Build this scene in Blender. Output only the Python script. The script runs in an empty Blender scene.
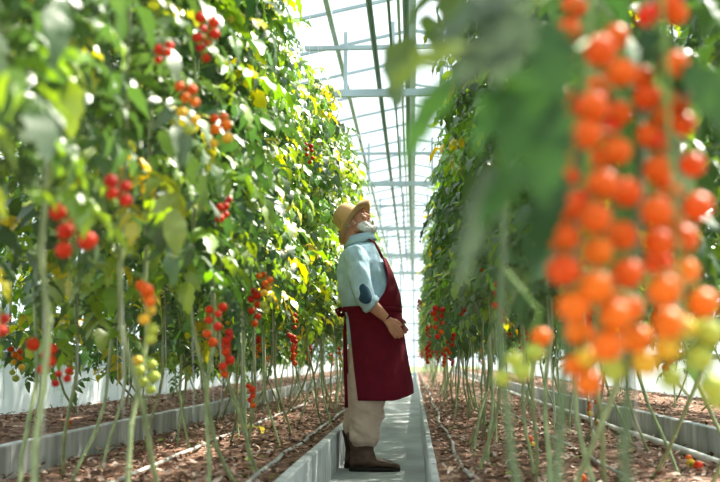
import bpy, math, random
from mathutils import Vector, Matrix, noise
R = math.radians
PI = math.pi
scene = bpy.context.scene
C = scene.collection

# ------------------------------------------------------------------ camera
FOC = 1057.0                       # focal length in pixels of the 720x482 frame
CAM = Vector((0.0, 0.0, 0.71))
YAW, PITCH = 2.91, 6.42
cd = bpy.data.cameras.new('camera')
cam = bpy.data.objects.new('camera', cd); C.objects.link(cam)
cam.location = CAM
cam.rotation_euler = (R(90 + PITCH), 0, R(YAW))
cd.sensor_width = 36.0
cd.lens = 36.0 * FOC / 720.0
cd.dof.use_dof = True
cd.dof.focus_distance = 7.0
cd.dof.aperture_fstop = 2.5
cd.clip_end = 300
scene.camera = cam
# ------------------------------------------------------------------ world, sun, exposure
w = bpy.data.worlds.new('sky'); scene.world = w; w.use_nodes = True
bg = w.node_tree.nodes['Background']
bg.inputs['Color'].default_value = (0.86, 0.95, 1.0, 1)
bg.inputs['Strength'].default_value = 1.3
sd = bpy.data.lights.new('sun', 'SUN')
sun = bpy.data.objects.new('sun', sd); C.objects.link(sun)
sun.location = (8, 10, 20)
sd.energy = 12.0
sd.angle = R(2.0)
sd.color = (1.0, 0.93, 0.80)
sun.rotation_euler = Vector((0.58, 0.62, 1.0)).to_track_quat('Z', 'Y').to_euler()
scene.view_settings.view_transform = 'Standard'
scene.view_settings.look = 'None'
scene.view_settings.exposure = 0.68
scene.view_settings.gamma = 1.0
scene.view_settings.use_curve_mapping = False
scene.cycles.transparent_max_bounces = 24
scene.cycles.max_bounces = 8


def cam_basis():
    th, ps = R(PITCH), R(YAW)
    wv = Vector((-math.sin(ps) * math.cos(th), math.cos(ps) * math.cos(th), math.sin(th)))
    rv = Vector((math.cos(ps), math.sin(ps), 0))
    return rv, rv.cross(wv), wv


RV, UV, WV = cam_basis()


def ray(px, py):
    return RV * ((px - 360) / FOC) + UV * ((241 - py) / FOC) + WV


def at(px, py, Y):                 # the point of the scene at depth Y seen at a pixel
    d = ray(px, py)
    return CAM + d * (Y / d.y)


def at_x(px, py, X):               # ... on the plane x = X
    d = ray(px, py)
    return CAM + d * (X / d.x)


def at_z(px, py, Z):
    d = ray(px, py)
    return CAM + d * ((Z - CAM.z) / d.z)


# ------------------------------------------------------------------ materials
def new_mat(name):
    m = bpy.data.materials.new(name); m.use_nodes = True
    return m, m.node_tree.nodes, m.node_tree.links, m.node_tree.nodes['Principled BSDF']


def mat(name, col, rough=0.6, spec=0.4, metal=0.0, var=0.0, scale=8.0, bump=0.0, bscale=60.0, col2=None, stretch=None):
    m, N, L, p = new_mat(name)
    p.inputs['Base Color'].default_value = (*col, 1)
    p.inputs['Roughness'].default_value = rough
    p.inputs['Specular IOR Level'].default_value = spec
    p.inputs['Metallic'].default_value = metal
    if var or bump:
        tc = N.new('ShaderNodeTexCoord')
        src = tc.outputs['Object']
        if stretch:
            mp = N.new('ShaderNodeMapping'); mp.inputs['Scale'].default_value = stretch
            L.new(src, mp.inputs['Vector']); src = mp.outputs['Vector']
    if var:
        t = N.new('ShaderNodeTexNoise'); t.inputs['Scale'].default_value = scale; t.inputs['Detail'].default_value = 6
        L.new(src, t.inputs['Vector'])
        r = N.new('ShaderNodeValToRGB')
        c2 = col2 or tuple(max(0, c * (1 - var)) for c in col)
        r.color_ramp.elements[0].position = 0.35; r.color_ramp.elements[1].position = 0.65
        r.color_ramp.elements[0].color = (*c2, 1)
        r.color_ramp.elements[1].color = (*[min(1, c * (1 + var * 0.4)) for c in col], 1)
        L.new(t.outputs['Fac'], r.inputs['Fac']); L.new(r.outputs['Color'], p.inputs['Base Color'])
    if bump:
        t2 = N.new('ShaderNodeTexNoise'); t2.inputs['Scale'].default_value = bscale; t2.inputs['Detail'].default_value = 4
        L.new(src, t2.inputs['Vector'])
        b = N.new('ShaderNodeBump'); b.inputs['Strength'].default_value = bump; b.inputs['Distance'].default_value = 0.01
        L.new(t2.outputs['Fac'], b.inputs['Height']); L.new(b.outputs['Normal'], p.inputs['Normal'])
    return m


def leaf_material(name, rough=0.46, trans=0.28, spec=1.0):
    m, N, L, p = new_mat(name)
    at_ = N.new('ShaderNodeAttribute'); at_.attribute_name = 'Col'
    oi = N.new('ShaderNodeObjectInfo')
    mr = N.new('ShaderNodeMapRange'); mr.inputs['To Min'].default_value = 0.485; mr.inputs['To Max'].default_value = 0.515
    L.new(oi.outputs['Random'], mr.inputs['Value'])
    hs = N.new('ShaderNodeHueSaturation'); L.new(mr.outputs['Result'], hs.inputs['Hue']); L.new(at_.outputs['Color'], hs.inputs['Color'])
    L.new(hs.outputs['Color'], p.inputs['Base Color'])
    p.inputs['Roughness'].default_value = rough
    p.inputs['Specular IOR Level'].default_value = spec
    h2 = N.new('ShaderNodeHueSaturation'); h2.inputs['Hue'].default_value = 0.475; h2.inputs['Saturation'].default_value = 1.1; h2.inputs['Value'].default_value = 2.1
    L.new(hs.outputs['Color'], h2.inputs['Color'])
    tr = N.new('ShaderNodeBsdfTranslucent'); L.new(h2.outputs['Color'], tr.inputs['Color'])
    mx = N.new('ShaderNodeMixShader'); mx.inputs['Fac'].default_value = trans
    L.new(p.outputs['BSDF'], mx.inputs[1]); L.new(tr.outputs['BSDF'], mx.inputs[2])
    L.new(mx.outputs['Shader'], N['Material Output'].inputs['Surface'])
    return m


def glass_material():
    m, N, L, p = new_mat('window_glass')
    N.remove(p)
    t = N.new('ShaderNodeBsdfTransparent'); t.inputs['Color'].default_value = (0.98, 0.99, 0.99, 1)
    g = N.new('ShaderNodeBsdfGlossy'); g.inputs['Roughness'].default_value = 0.05
    lw = N.new('ShaderNodeLayerWeight'); lw.inputs['Blend'].default_value = 0.08
    mx = N.new('ShaderNodeMixShader')
    cl = N.new('ShaderNodeMath'); cl.operation = 'MINIMUM'; cl.inputs[1].default_value = 0.06
    L.new(lw.outputs['Fresnel'], cl.inputs[0]); L.new(cl.outputs['Value'], mx.inputs['Fac']); L.new(t.outputs['BSDF'], mx.inputs[1]); L.new(g.outputs['BSDF'], mx.inputs[2])
    L.new(mx.outputs['Shader'], N['Material Output'].inputs['Surface'])
    return m


def fruit_material(name, col, col2):
    m, N, L, p = new_mat(name)
    oi = N.new('ShaderNodeObjectInfo')
    mx = N.new('ShaderNodeMix'); mx.data_type = 'RGBA'
    mx.inputs[6].default_value = (*col, 1); mx.inputs[7].default_value = (*col2, 1)
    L.new(oi.outputs['Random'], mx.inputs[0]); L.new(mx.outputs[2], p.inputs['Base Color'])
    p.inputs['Roughness'].default_value = 0.5
    p.inputs['Specular IOR Level'].default_value = 0.2
    p.inputs['Subsurface Weight'].default_value = 0.12
    p.inputs['Subsurface Radius'].default_value = (0.02, 0.006, 0.003)
    p.inputs['Subsurface Scale'].default_value = 0.3
    return m


def film_material():               # milky twin-wall panel that lets daylight through
    m, N, L, p = new_mat('milky_wall_panel')
    p.inputs['Base Color'].default_value = (0.84, 0.87, 0.90, 1); p.inputs['Roughness'].default_value = 0.5
    t = N.new('ShaderNodeBsdfTranslucent'); t.inputs['Color'].default_value = (0.86, 0.90, 0.94, 1)
    mx = N.new('ShaderNodeMixShader'); mx.inputs['Fac'].default_value = 0.5
    L.new(p.outputs['BSDF'], mx.inputs[1]); L.new(t.outputs['BSDF'], mx.inputs[2])
    L.new(mx.outputs['Shader'], N['Material Output'].inputs['Surface'])
    return m


def soil_material():
    m, N, L, p = new_mat('soil_litter')
    tc = N.new('ShaderNodeTexCoord')
    v = N.new('ShaderNodeTexVoronoi'); v.inputs['Scale'].default_value = 32
    n = N.new('ShaderNodeTexNoise'); n.inputs['Scale'].default_value = 5; n.inputs['Detail'].default_value = 8
    L.new(tc.outputs['Object'], v.inputs['Vector']); L.new(tc.outputs['Object'], n.inputs['Vector'])
    r = N.new('ShaderNodeValToRGB'); e = r.color_ramp.elements
    e[0].position = 0.0; e[0].color = (0.035, 0.018, 0.012, 1)
    e[1].position = 1.0; e[1].color = (0.50, 0.33, 0.26, 1)
    x = r.color_ramp.elements.new(0.45); x.color = (0.16, 0.085, 0.055, 1)
    x = r.color_ramp.elements.new(0.75); x.color = (0.32, 0.19, 0.135, 1)
    sep = N.new('ShaderNodeSeparateColor'); L.new(v.outputs['Color'], sep.inputs['Color'])
    ma = N.new('ShaderNodeMath'); ma.operation = 'MULTIPLY_ADD'; ma.inputs[1].default_value = 0.6
    ms = N.new('ShaderNodeMath'); ms.operation = 'MULTIPLY_ADD'; ms.inputs[1].default_value = 1.1; ms.inputs[2].default_value = -0.33
    L.new(n.outputs['Fac'], ms.inputs[0]); L.new(sep.outputs['Red'], ma.inputs[0]); L.new(ms.outputs['Value'], ma.inputs[2])
    L.new(ma.outputs['Value'], r.inputs['Fac']); L.new(r.outputs['Color'], p.inputs['Base Color'])
    p.inputs['Roughness'].default_value = 0.9; p.inputs['Specular IOR Level'].default_value = 0.15
    b = N.new('ShaderNodeBump'); b.inputs['Strength'].default_value = 0.8; b.inputs['Distance'].default_value = 0.02
    L.new(sep.outputs['Green'], b.inputs['Height']); L.new(b.outputs['Normal'], p.inputs['Normal'])
    return m


def straw_material():
    m, N, L, p = new_mat('straw')
    tc = N.new('ShaderNodeTexCoord')
    wv = N.new('ShaderNodeTexWave'); wv.wave_type = 'RINGS'; wv.rings_direction = 'SPHERICAL'
    wv.inputs['Scale'].default_value = 55; wv.inputs['Distortion'].default_value = 1.5
    L.new(tc.outputs['Object'], wv.inputs['Vector'])
    r = N.new('ShaderNodeValToRGB')
    r.color_ramp.elements[0].color = (0.40, 0.22, 0.085, 1); r.color_ramp.elements[1].color = (0.66, 0.42, 0.20, 1)
    L.new(wv.outputs['Fac'], r.inputs['Fac']); L.new(r.outputs['Color'], p.inputs['Base Color'])
    b = N.new('ShaderNodeBump'); b.inputs['Strength'].default_value = 0.5; b.inputs['Distance'].default_value = 0.004
    L.new(wv.outputs['Fac'], b.inputs['Height']); L.new(b.outputs['Normal'], p.inputs['Normal'])
    p.inputs['Roughness'].default_value = 0.75
    return m


M = dict(
    leaf=leaf_material('tomato_leaf'),
    nearleaf=leaf_material('broad_tomato_leaf', 0.5, 0.30, 0.3),
    stem=mat('vine_stem', (0.30, 0.36, 0.17), 0.6, 0.3, var=0.35, scale=25, stretch=(1, 1, 0.3)),
    greenstem=mat('truss_stalk', (0.16, 0.28, 0.06), 0.55, 0.3, var=0.3, scale=30),
    greenvine=mat('young_vine_stem', (0.10, 0.155, 0.07), 0.6, 0.3, var=0.3, scale=25),
    twine=mat('twine', (0.72, 0.74, 0.70), 0.8),
    red=fruit_material('fruit_red', (0.56, 0.022, 0.006), (0.64, 0.045, 0.008)),
    darkred=fruit_material('fruit_dark_red', (0.45, 0.018, 0.012), (0.6, 0.03, 0.012)),
    orange=fruit_material('fruit_orange', (0.72, 0.13, 0.006), (0.76, 0.18, 0.008)),
    redorange=fruit_material('fruit_red_orange', (0.62, 0.065, 0.004), (0.66, 0.105, 0.005)),
    yellow=fruit_material('fruit_yellow', (0.80, 0.42, 0.03), (0.70, 0.45, 0.05)),
    green=fruit_material('fruit_green', (0.42, 0.46, 0.06), (0.36, 0.44, 0.07)),
    glass=glass_material(),
    soil=soil_material(),
    concrete=mat('concrete', (0.50, 0.52, 0.51), 0.85, 0.2, var=0.32, scale=4, bump=0.25, bscale=70),
    path=mat('path_concrete', (0.44, 0.46, 0.46), 0.8, 0.25, var=0.28, scale=3.0, bump=0.2, bscale=60, stretch=(1.0, 0.35, 1)),
    kerb=mat('kerb_concrete', (0.56, 0.58, 0.58), 0.85, 0.2, var=0.4, scale=9, bump=0.3, bscale=60, stretch=(1, 1, 0.25)),
    steel=mat('galvanised_steel', (0.34, 0.42, 0.47), 0.5, 0.4, metal=0.3, var=0.15, scale=3),
    darkpipe=mat('grey_pipe', (0.09, 0.14, 0.16), 0.5, 0.4),
    hose=mat('grey_hose', (0.42, 0.41, 0.38), 0.6, 0.4, var=0.2, scale=9),
    whitepipe=mat('white_pipe', (0.80, 0.78, 0.76), 0.5, 0.4, var=0.1, scale=6),
    film=film_material(),
    grass=mat('outside_grass', (0.22, 0.27, 0.10), 0.9, 0.1, var=0.4, scale=0.6),
    litter=None,
    skin=mat('skin', (0.56, 0.27, 0.17), 0.5, 0.35, var=0.12, scale=25),
    hair=mat('white_hair', (0.78, 0.77, 0.76), 0.75, 0.2, var=0.15, scale=60, bump=0.6, bscale=160),
    brow=mat('grey_brow', (0.36, 0.30, 0.26), 0.8, 0.2),
    eye=mat('eye_white', (0.55, 0.50, 0.46), 0.2, 0.5),
    iris=mat('iris', (0.05, 0.04, 0.03), 0.2, 0.5),
    shirt=mat('blue_cotton', (0.42, 0.60, 0.72), 0.85, 0.15, var=0.14, scale=14, bump=0.3, bscale=45),
    patch=mat('navy_elbow_patch', (0.03, 0.075, 0.125), 0.85, 0.15, var=0.2, scale=30),
    apron=mat('maroon_canvas', (0.125, 0.007, 0.018), 0.85, 0.12, var=0.18, scale=12, bump=0.25, bscale=50),
    trousers=mat('khaki_cotton', (0.50, 0.38, 0.30), 0.85, 0.15, var=0.15, scale=10, bump=0.35, bscale=40),
    boot=mat('brown_leather', (0.095, 0.050, 0.032), 0.5, 0.4, var=0.35, scale=14, bump=0.3, bscale=40),
    sole=mat('dark_rubber', (0.02, 0.018, 0.016), 0.7, 0.3),
    button=mat('shirt_button', (0.7, 0.72, 0.72), 0.4),
    straw=straw_material(),
)


# ------------------------------------------------------------------ mesh helpers
class MB:
    def __init__(self):
        self.v = []; self.f = []; self.m = []; self.c = []; self.cur = (1, 1, 1)

    def add(self, vs, fs, mi=0):
        o = len(self.v)
        self.v += [tuple(x) for x in vs]
        self.c += [self.cur] * len(vs)
        for q in fs:
            self.f.append([i + o for i in q]); self.m.append(mi)

    def box(self, x0, x1, y0, y1, z0, z1, mi=0):
        vs = [(x, y, z) for x in (x0, x1) for y in (y0, y1) for z in (z0, z1)]
        self.add(vs, [(0, 1, 3, 2), (4, 6, 7, 5), (0, 4, 5, 1), (2, 3, 7, 6), (0, 2, 6, 4), (1, 5, 7, 3)], mi)

    def tube(self, pts, rad, n=8, mi=0, caps=True):
        pts = [Vector(p) for p in pts]
        if not hasattr(rad, '__len__'): rad = [rad] * len(pts)
        t = (pts[1] - pts[0]).normalized()
        a = t.orthogonal().normalized()
        vs = []
        for i, p in enumerate(pts):
            t2 = (pts[min(i + 1, len(pts) - 1)] - pts[max(i - 1, 0)]).normalized()
            q = t.rotation_difference(t2); a = q @ a; t = t2
            a = (a - t * a.dot(t)).normalized(); b = t.cross(a)
            for k in range(n):
                an = 2 * PI * k / n
                vs.append(p + (a * math.cos(an) + b * math.sin(an)) * rad[i])
        fs = [(i * n + k, i * n + (k + 1) % n, (i + 1) * n + (k + 1) % n, (i + 1) * n + k) for i in range(len(pts) - 1) for k in range(n)]
        if caps:
            fs.append(tuple(reversed(range(n)))); fs.append(tuple(range((len(pts) - 1) * n, len(pts) * n)))
        self.add(vs, fs, mi)

    def sphere(self, c, r, nu=14, nv=9, mi=0, rot=None):
        if not hasattr(r, '__len__'): r = (r, r, r)
        c = Vector(c); vs = []
        for j in range(1, nv):
            th = PI * j / nv
            for i in range(nu):
                ph = 2 * PI * i / nu
                p = Vector((r[0] * math.sin(th) * math.cos(ph), r[1] * math.sin(th) * math.sin(ph), r[2] * math.cos(th)))
                vs.append(c + (rot @ p if rot else p))
        top, bot = Vector((0, 0, r[2])), Vector((0, 0, -r[2]))
        vs += [c + (rot @ top if rot else top), c + (rot @ bot if rot else bot)]
        fs = [(j * nu + i, (j + 1) * nu + i, (j + 1) * nu + (i + 1) % nu, j * nu + (i + 1) % nu) for j in range(nv - 2) for i in range(nu)]
        T, B = len(vs) - 2, len(vs) - 1
        fs += [(T, i, (i + 1) % nu) for i in range(nu)]
        o = (nv - 2) * nu
        fs += [(B, o + (i + 1) % nu, o + i) for i in range(nu)]
        self.add(vs, fs, mi)

    def loft(self, rings, closed=True, caps=True, mi=0):
        n = len(rings[0]); vs = [p for r in rings for p in r]
        fs = []
        for i in range(len(rings) - 1):
            for k in range(n if closed else n - 1):
                fs.append((i * n + k, i * n + (k + 1) % n, (i + 1) * n + (k + 1) % n, (i + 1) * n + k))
        if caps and closed:
            fs.append(tuple(reversed(range(n)))); fs.append(tuple(range((len(rings) - 1) * n, len(rings) * n)))
        self.add(vs, fs, mi)

    def mesh(self, name, mats, smooth=True, colors=False):
        me = bpy.data.meshes.new(name)
        me.from_pydata(self.v, [], self.f)
        for m_ in (mats if isinstance(mats, (list, tuple)) else [mats]): me.materials.append(m_)
        me.polygons.foreach_set('material_index', self.m)
        me.polygons.foreach_set('use_smooth', [smooth] * len(self.f))
        if colors:
            ca = me.color_attributes.new('Col', 'FLOAT_COLOR', 'POINT')
            flat = []
            for c in self.c: flat += [c[0], c[1], c[2], 1.0]
            ca.data.foreach_set('color', flat)
        me.update()
        return me

    def build(self, name, mats, parent=None, smooth=True, colors=False, loc=None):
        return link(name, self.mesh(name, mats, smooth, colors), parent, loc)


def link(name, me, parent=None, loc=None):
    o = bpy.data.objects.new(name, me); C.objects.link(o)
    if parent is not None: o.parent = parent
    if loc is not None: o.location = loc
    return o


def tag(o, label=None, cat=None, group=None, kind=None):
    if label: o['label'] = label
    if cat: o['category'] = cat
    if group: o['group'] = group
    if kind: o['kind'] = kind
    return o


def empty(name, loc):
    o = bpy.data.objects.new(name, None); C.objects.link(o); o.location = loc
    o.empty_display_size = 0.1
    return o


def remesh(name, mb, mats, parent, voxel, smooth=2, disp=None, loc=None):
    tmp = mb.build('tmp_mesh', mats)
    md = tmp.modifiers.new('r', 'REMESH'); md.mode = 'VOXEL'; md.voxel_size = voxel; md.use_smooth_shade = True
    if smooth:
        s = tmp.modifiers.new('s', 'SMOOTH'); s.iterations = smooth; s.factor = 0.5
    dg = bpy.context.evaluated_depsgraph_get(); dg.update()
    me = bpy.data.meshes.new_from_object(tmp.evaluated_get(dg)); me.name = name
    bpy.data.objects.remove(tmp)
    if disp:
        nrm = [v.normal.copy() for v in me.vertices]
        for v, n_ in zip(me.vertices, nrm): v.co = v.co + n_ * disp(v.co)
    for p in me.polygons: p.use_smooth = True
    me.materials.clear()
    for m_ in (mats if isinstance(mats, (list, tuple)) else [mats]): me.materials.append(m_)
    return link(name, me, parent, loc)


# ------------------------------------------------------------------ the setting
SOIL, BED2 = 0.215, 0.335
Y0, Y1 = -1.5, 46.0
PX0, PX1 = -0.50, 0.068            # the concrete walkway
WX = 2.85                          # side walls


def structure(o): o['kind'] = 'structure'; return o


g = MB(); g.box(-60, 60, -20, 140, -0.35, -0.10)
structure(g.build('ground_outside', M['grass'], smooth=False))
g = MB()
y = Y0
while y < Y1:                      # slabs of the walkway with open joints
    g.box(PX0, PX1, y, y + 0.994, -0.10, 0.0); y += 1.0
g.box(PX0, PX1, Y0, Y1, -0.10, -0.006)
structure(g.build('floor_path', M['path'], smooth=False))


def bed(name, x0, x1, z, seed):
    mb = MB(); nx, ny = 26, 620
    vs = []
    for j in range(ny + 1):
        yy = Y0 + (Y1 - Y0) * (j / ny) ** 1.6
        for i in range(nx + 1):
            xx = x0 + (x1 - x0) * i / nx
            e = min(i, nx - i) / nx
            h = 0.022 * noise.noise(Vector((xx * 3, yy * 3, seed))) + 0.012 * noise.noise(Vector((xx * 14, yy * 14, seed + 5)))
            vs.append((xx, yy, z + h - 0.01 * (1 - min(1, e * 10))))
    mb.add(vs, [(j * (nx + 1) + i, j * (nx + 1) + i + 1, (j + 1) * (nx + 1) + i + 1, (j + 1) * (nx + 1) + i) for j in range(ny) for i in range(nx)])
    n0 = len(mb.v)
    mb.box(x0, x1, Y0, Y1, -0.1, z - 0.06)
    return structure(mb.build(name, M['soil']))


bed('floor_soil_bed', -1.72, PX0 - 0.05, SOIL, 1.0)
bed('floor_soil_bed', PX1 + 0.03, 1.53, SOIL, 2.0)
bed('floor_soil_bed', -WX, -1.77, BED2, 3.0)
bed('floor_soil_bed', 1.58, WX, BED2, 4.0)


def kerb(name, x0, x1, z0, z1, seg=1.0, off=0.0):
    mb = MB(); y = Y0 + off; rr = random.Random(name + str(x0))
    while y < Y1:
        dz = rr.uniform(-0.004, 0.004); dx = rr.uniform(-0.002, 0.002); c = 0.006
        ring = [(x0 + dx, z0), (x1 + dx, z0), (x1 + dx, z1 + dz - c), (x1 + dx - c, z1 + dz), (x0 + dx + c, z1 + dz), (x0 + dx, z1 + dz - c)]
        mb.loft([[(a, yy, b) for a, b in ring] for yy in (y, y + seg - 0.008)])
        y += seg
    return structure(mb.build(name, M['kerb'], smooth=False))


kerb('kerb_path_left', PX0 - 0.05, PX0, -0.1, 0.245)
kerb('kerb_path_right', PX1, PX1 + 0.032, -0.1, 0.24, off=0.4)
kerb('kerb_bed_left', -1.77, -1.72, 0.0, 0.35, seg=1.2)
kerb('kerb_bed_right', 1.53, 1.58, 0.0, 0.36, seg=1.2)

# greenhouse shell
EAVE, RIDGE = 4.4, 5.0


def wall_side(name, x):
    s = 1 if x > 0 else -1
    mb = MB(); mb.box(x, x + s * 0.06, Y0, Y1, -0.1, 0.72)
    root = structure(mb.build(name, M['film'], smooth=False))
    fr = MB(); y = Y0
    while y <= Y1:
        fr.box(x - 0.02, x + 0.04, y - 0.025, y + 0.025, 0.7, EAVE); y += 1.25
    for z in (0.74, 1.9, EAVE):
        fr.box(x - 0.02, x + 0.04, Y0, Y1, z - 0.025, z + 0.025)
    fr.build('window_frame', M['steel'], root, smooth=False)
    gl = MB(); gl.box(x + 0.008, x + 0.014, Y0, Y1, 0.74, EAVE)
    gl.build('window_pane', M['glass'], root, smooth=False)
    return root


wall_side('wall_left', -WX)
wall_side('wall_right', WX)

# end gable
mb = MB(); mb.box(-WX, WX, Y1, Y1 + 0.06, -0.1, 0.12)
we = structure(mb.build('wall_back', M['film'], smooth=False))
fr = MB(); x = -WX
while x <= WX + 0.01:
    top = EAVE + (RIDGE - EAVE) * (1 - abs(x) / WX)
    fr.box(x - 0.04, x + 0.04, Y1 - 0.03, Y1 + 0.03, 0, top); x += WX / 5
z = 0.12
while z < RIDGE:
    hw = WX if z <= EAVE else WX * (RIDGE - z) / (RIDGE - EAVE)
    fr.box(-hw, hw, Y1 - 0.025, Y1 + 0.025, z - 0.035, z + 0.035); z += 0.72
fr.build('window_frame', M['steel'], we, smooth=False)
gl = MB()
gl.loft([[(-WX, yy, 0.12), (WX, yy, 0.12), (WX, yy, EAVE), (0, yy, RIDGE), (-WX, yy, EAVE)] for yy in (Y1 - 0.003, Y1 + 0.003)])
gl.build('window_pane', M['glass'], we, smooth=False)

# glazed roof
fr = MB()
for s in (-1, 1):
    y = Y0
    while y <= Y1:
        a, b = Vector((s * WX, y, EAVE)), Vector((0, y, RIDGE))
        fr.tube([a, b], 0.026, n=4); y += 1.36
    for k in (0.33, 0.66):
        xx = s * WX * (1 - k); zz = EAVE + (RIDGE - EAVE) * k
        fr.box(xx - 0.03, xx + 0.03, Y0, Y1, zz - 0.08, zz - 0.01)
fr.box(-0.05, 0.05, Y0, Y1, RIDGE - 0.08, RIDGE + 0.03)
ceil = structure(fr.build('ceiling', M['steel'], smooth=False))
for s in (-1, 1):
    gl = MB()
    gl.loft([[(s * WX, yy, EAVE + 0.03), (0, yy, RIDGE + 0.03), (0, yy, RIDGE + 0.036), (s * WX, yy, EAVE + 0.036)] for yy in (Y0, Y1)])
    gl.build('window_pane', M['glass'], ceil, smooth=False)

# trusses across the roof
tb = None
for k, yy in enumerate((6.0, 12.8, 19.6, 26.4, 33.2, 40.0)):
    mb = MB()
    mb.box(-WX, WX, yy - 0.035, yy + 0.035, 3.95, 4.04)
    mb.box(-1.75, 1.75, yy - 0.03, yy + 0.03, 4.55, 4.60)
    for x in (-1.43, -0.83, -0.24, 0.36, 0.95, 1.5):
        mb.box(x - 0.024, x + 0.024, yy - 0.02, yy + 0.02, 4.03, 4.57 if abs(x) > 1.2 else 4.95 - abs(x) * 0.21)
    structure(mb.build('trim_%d' % (k + 1), M['steel'], smooth=False))
# long pipes and rails hung under the roof
for x, z, r, m_, lab in ((-0.42, 4.17, 0.032, 'darkpipe', 'dark grey pipe under the roof nearer the leafy wall behind the man'),
                         (-0.23, 4.16, 0.016, 'darkpipe', 'thin dark rail midway between the two dark overhead pipes'),
                         (-0.06, 4.17, 0.036, 'darkpipe', 'dark grey pipe under the roof nearer the row the man faces'),
                         (-0.135, 4.16, 0.016, 'steel', 'thin pale rail close beside the dark pipe nearer the row he faces')):
    mb = MB(); mb.tube([(x, Y0, z + 0.0), (x, 20, z), (x, Y1 - 0.05, z)], r, n=8)
    z0 = 4.04
    tag(mb.build('overhead_pipe', M[m_]), lab, 'pipe', 'pipes and rails under the glass roof')

# ------------------------------------------------------------------ leaves


def leaflet(mb, p, d, nrm, l, w, curl, fold, rng, st=None):
    d = d.normalized(); side = d.cross(nrm).normalized(); nrm = side.cross(d).normalized()
    st = st or ((0, .12), (.14, .72), (.30, 1.0), (.42, .80), (.56, .92), (.72, .52), (.86, .40), (1.0, .02))
    vs = []
    wob = rng.uniform(-.25, .25)
    for t, hw in st:
        c = p + d * (l * t) - nrm * (curl * l * t * t) + side * (wob * l * .15 * math.sin(t * 3))
        h = hw * w * .5
        e = rng.uniform(-.12, .12) * w
        vs += [c - side * h + nrm * (fold * h + e), c, c + side * h + nrm * (fold * h - e)]
    fs = []
    for i in range(len(st) - 1):
        a = i * 3
        fs += [(a, a + 1, a + 4, a + 3), (a + 1, a + 2, a + 5, a + 4)]
    mb.add(vs, fs)


FINE = [(0, .12), (.08, .5), (.14, .8), (.19, .62), (.25, 1.0), (.31, .78), (.38, 1.02), (.44, .72), (.52, .95), (.58, .62), (.66, .76), (.73, .46), (.80, .55), (.87, .3), (.94, .2), (1.0, .02)]


def compound_leaf(mb, base, yaw, L, rng, a0=0.5, droop=1.5, roll=0.0, lw=1.0, pairs=3, st=None, stalk_r=0.0025):
    """one pinnate tomato leaf: a drooping stalk with leaflets in pairs and one at the tip"""
    h = Vector((math.cos(yaw), math.sin(yaw), 0)); up = Vector((0, 0, 1))
    sd_ = h.cross(up)
    pts = [Vector(base)]; tans = []
    n = 8
    for i in range(n):
        a = a0 - droop * (i / n)
        t = h * math.cos(a) + up * math.sin(a)
        t = (t + sd_ * roll * 0.3 * i / n).normalized()
        tans.append(t); pts.append(pts[-1] + t * (L / n))
    tans.append(tans[-1])
    keep = mb.cur
    mb.cur = (0.17, 0.26, 0.07)
    mb.tube(pts, [stalk_r * (1.25 - i / n) for i in range(n + 1)], n=3, caps=False)
    mb.cur = keep
    ss = [0.38 + 0.46 * i / max(1, pairs - 1) for i in range(pairs)]
    for s in ss:
        i = min(n, int(s * n)); t = tans[i]; p = pts[i].lerp(pts[min(n, i + 1)], s * n - i)
        nr = t.cross(sd_) * -1
        if nr.z < 0: nr = -nr
        for sg in (-1, 1):
            ang = rng.uniform(.85, 1.25)
            d = t * math.cos(ang) + sd_ * (sg * math.sin(ang)) + Vector((0, 0, rng.uniform(-.55, .1)))
            nn = (nr + Vector((rng.uniform(-.6, .6), rng.uniform(-.6, .6), rng.uniform(-.2, .2)))).normalized()
            l = L * rng.uniform(.30, .42) * (1.0 if s < .8 else .85)
            leaflet(mb, p, d, nn, l, l * rng.uniform(.42, .6) * lw, rng.uniform(.05, .75), rng.uniform(-.15, .55), rng, st)
    t = tans[-1]; nr = -t.cross(sd_)
    if nr.z < 0: nr = -nr
    l = L * rng.uniform(.38, .5)
    leaflet(mb, pts[-1], t, nr, l, l * rng.uniform(.55, .7) * lw, rng.uniform(.1, .5), rng.uniform(0, .4), rng, st)


def leaf_colour(rng, yellow, light=.25):
    k = rng.random()
    if k < yellow: return (rng.uniform(.40, .55), rng.uniform(.40, .50), .02)
    if k < yellow + light: return (rng.uniform(.13, .20), rng.uniform(.26, .34), .03)
    v = rng.uniform(.7, 1.15)
    return (.048 * v, .120 * v, .026 * v)


def foliage_mesh(name, seed, z0, z1, count, yellow, light=.25):
    rng = random.Random(seed); mb = MB()
    az = rng.uniform(0, 6.28)
    for k in range(count):
        f = k / (count - 1)
        z = z0 + (z1 - z0) * f + rng.uniform(-.02, .02)
        az += 2.399 + rng.uniform(-.5, .5)
        L = rng.uniform(.15, .28)
        if f > .9: L *= .75
        if f < .06: L *= .8
        mb.cur = leaf_colour(rng, yellow, light)
        base = (0.006 * math.cos(az), 0.006 * math.sin(az), z)
        compound_leaf(mb, base, az, L, rng, a0=rng.uniform(.15, .8), droop=rng.uniform(1.1, 2.1), roll=rng.uniform(-1, 1))
    return mb.mesh(name, M['leaf'], smooth=True, colors=True)


N_VAR = 10
FOL = [foliage_mesh('foliage', 100 + i, 0.96 + 0.05 * (i % 3), 2.86 + 0.05 * (i % 4), 92, 0.05 + 0.025 * (i % 3)) for i in range(N_VAR)]
FOL_Y = [foliage_mesh('foliage', 300 + i, 0.96 + 0.05 * (i % 3), 2.90 + 0.05 * (i % 4), 92, 0.13, .5) for i in range(6)]  # far left row: glow of sun through the leaves put into yellower, lighter colours
FOL_B = [foliage_mesh('foliage', 400 + i, 0.58 + 0.06 * (i % 3), 2.80, 96, 0.10, .4) for i in range(6)]
FOL_R = [foliage_mesh('foliage', 200 + i, 0.84 + 0.06 * (i % 3), 2.80 + 0.05 * (i % 4), 92, 0.035) for i in range(N_VAR)]


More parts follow.
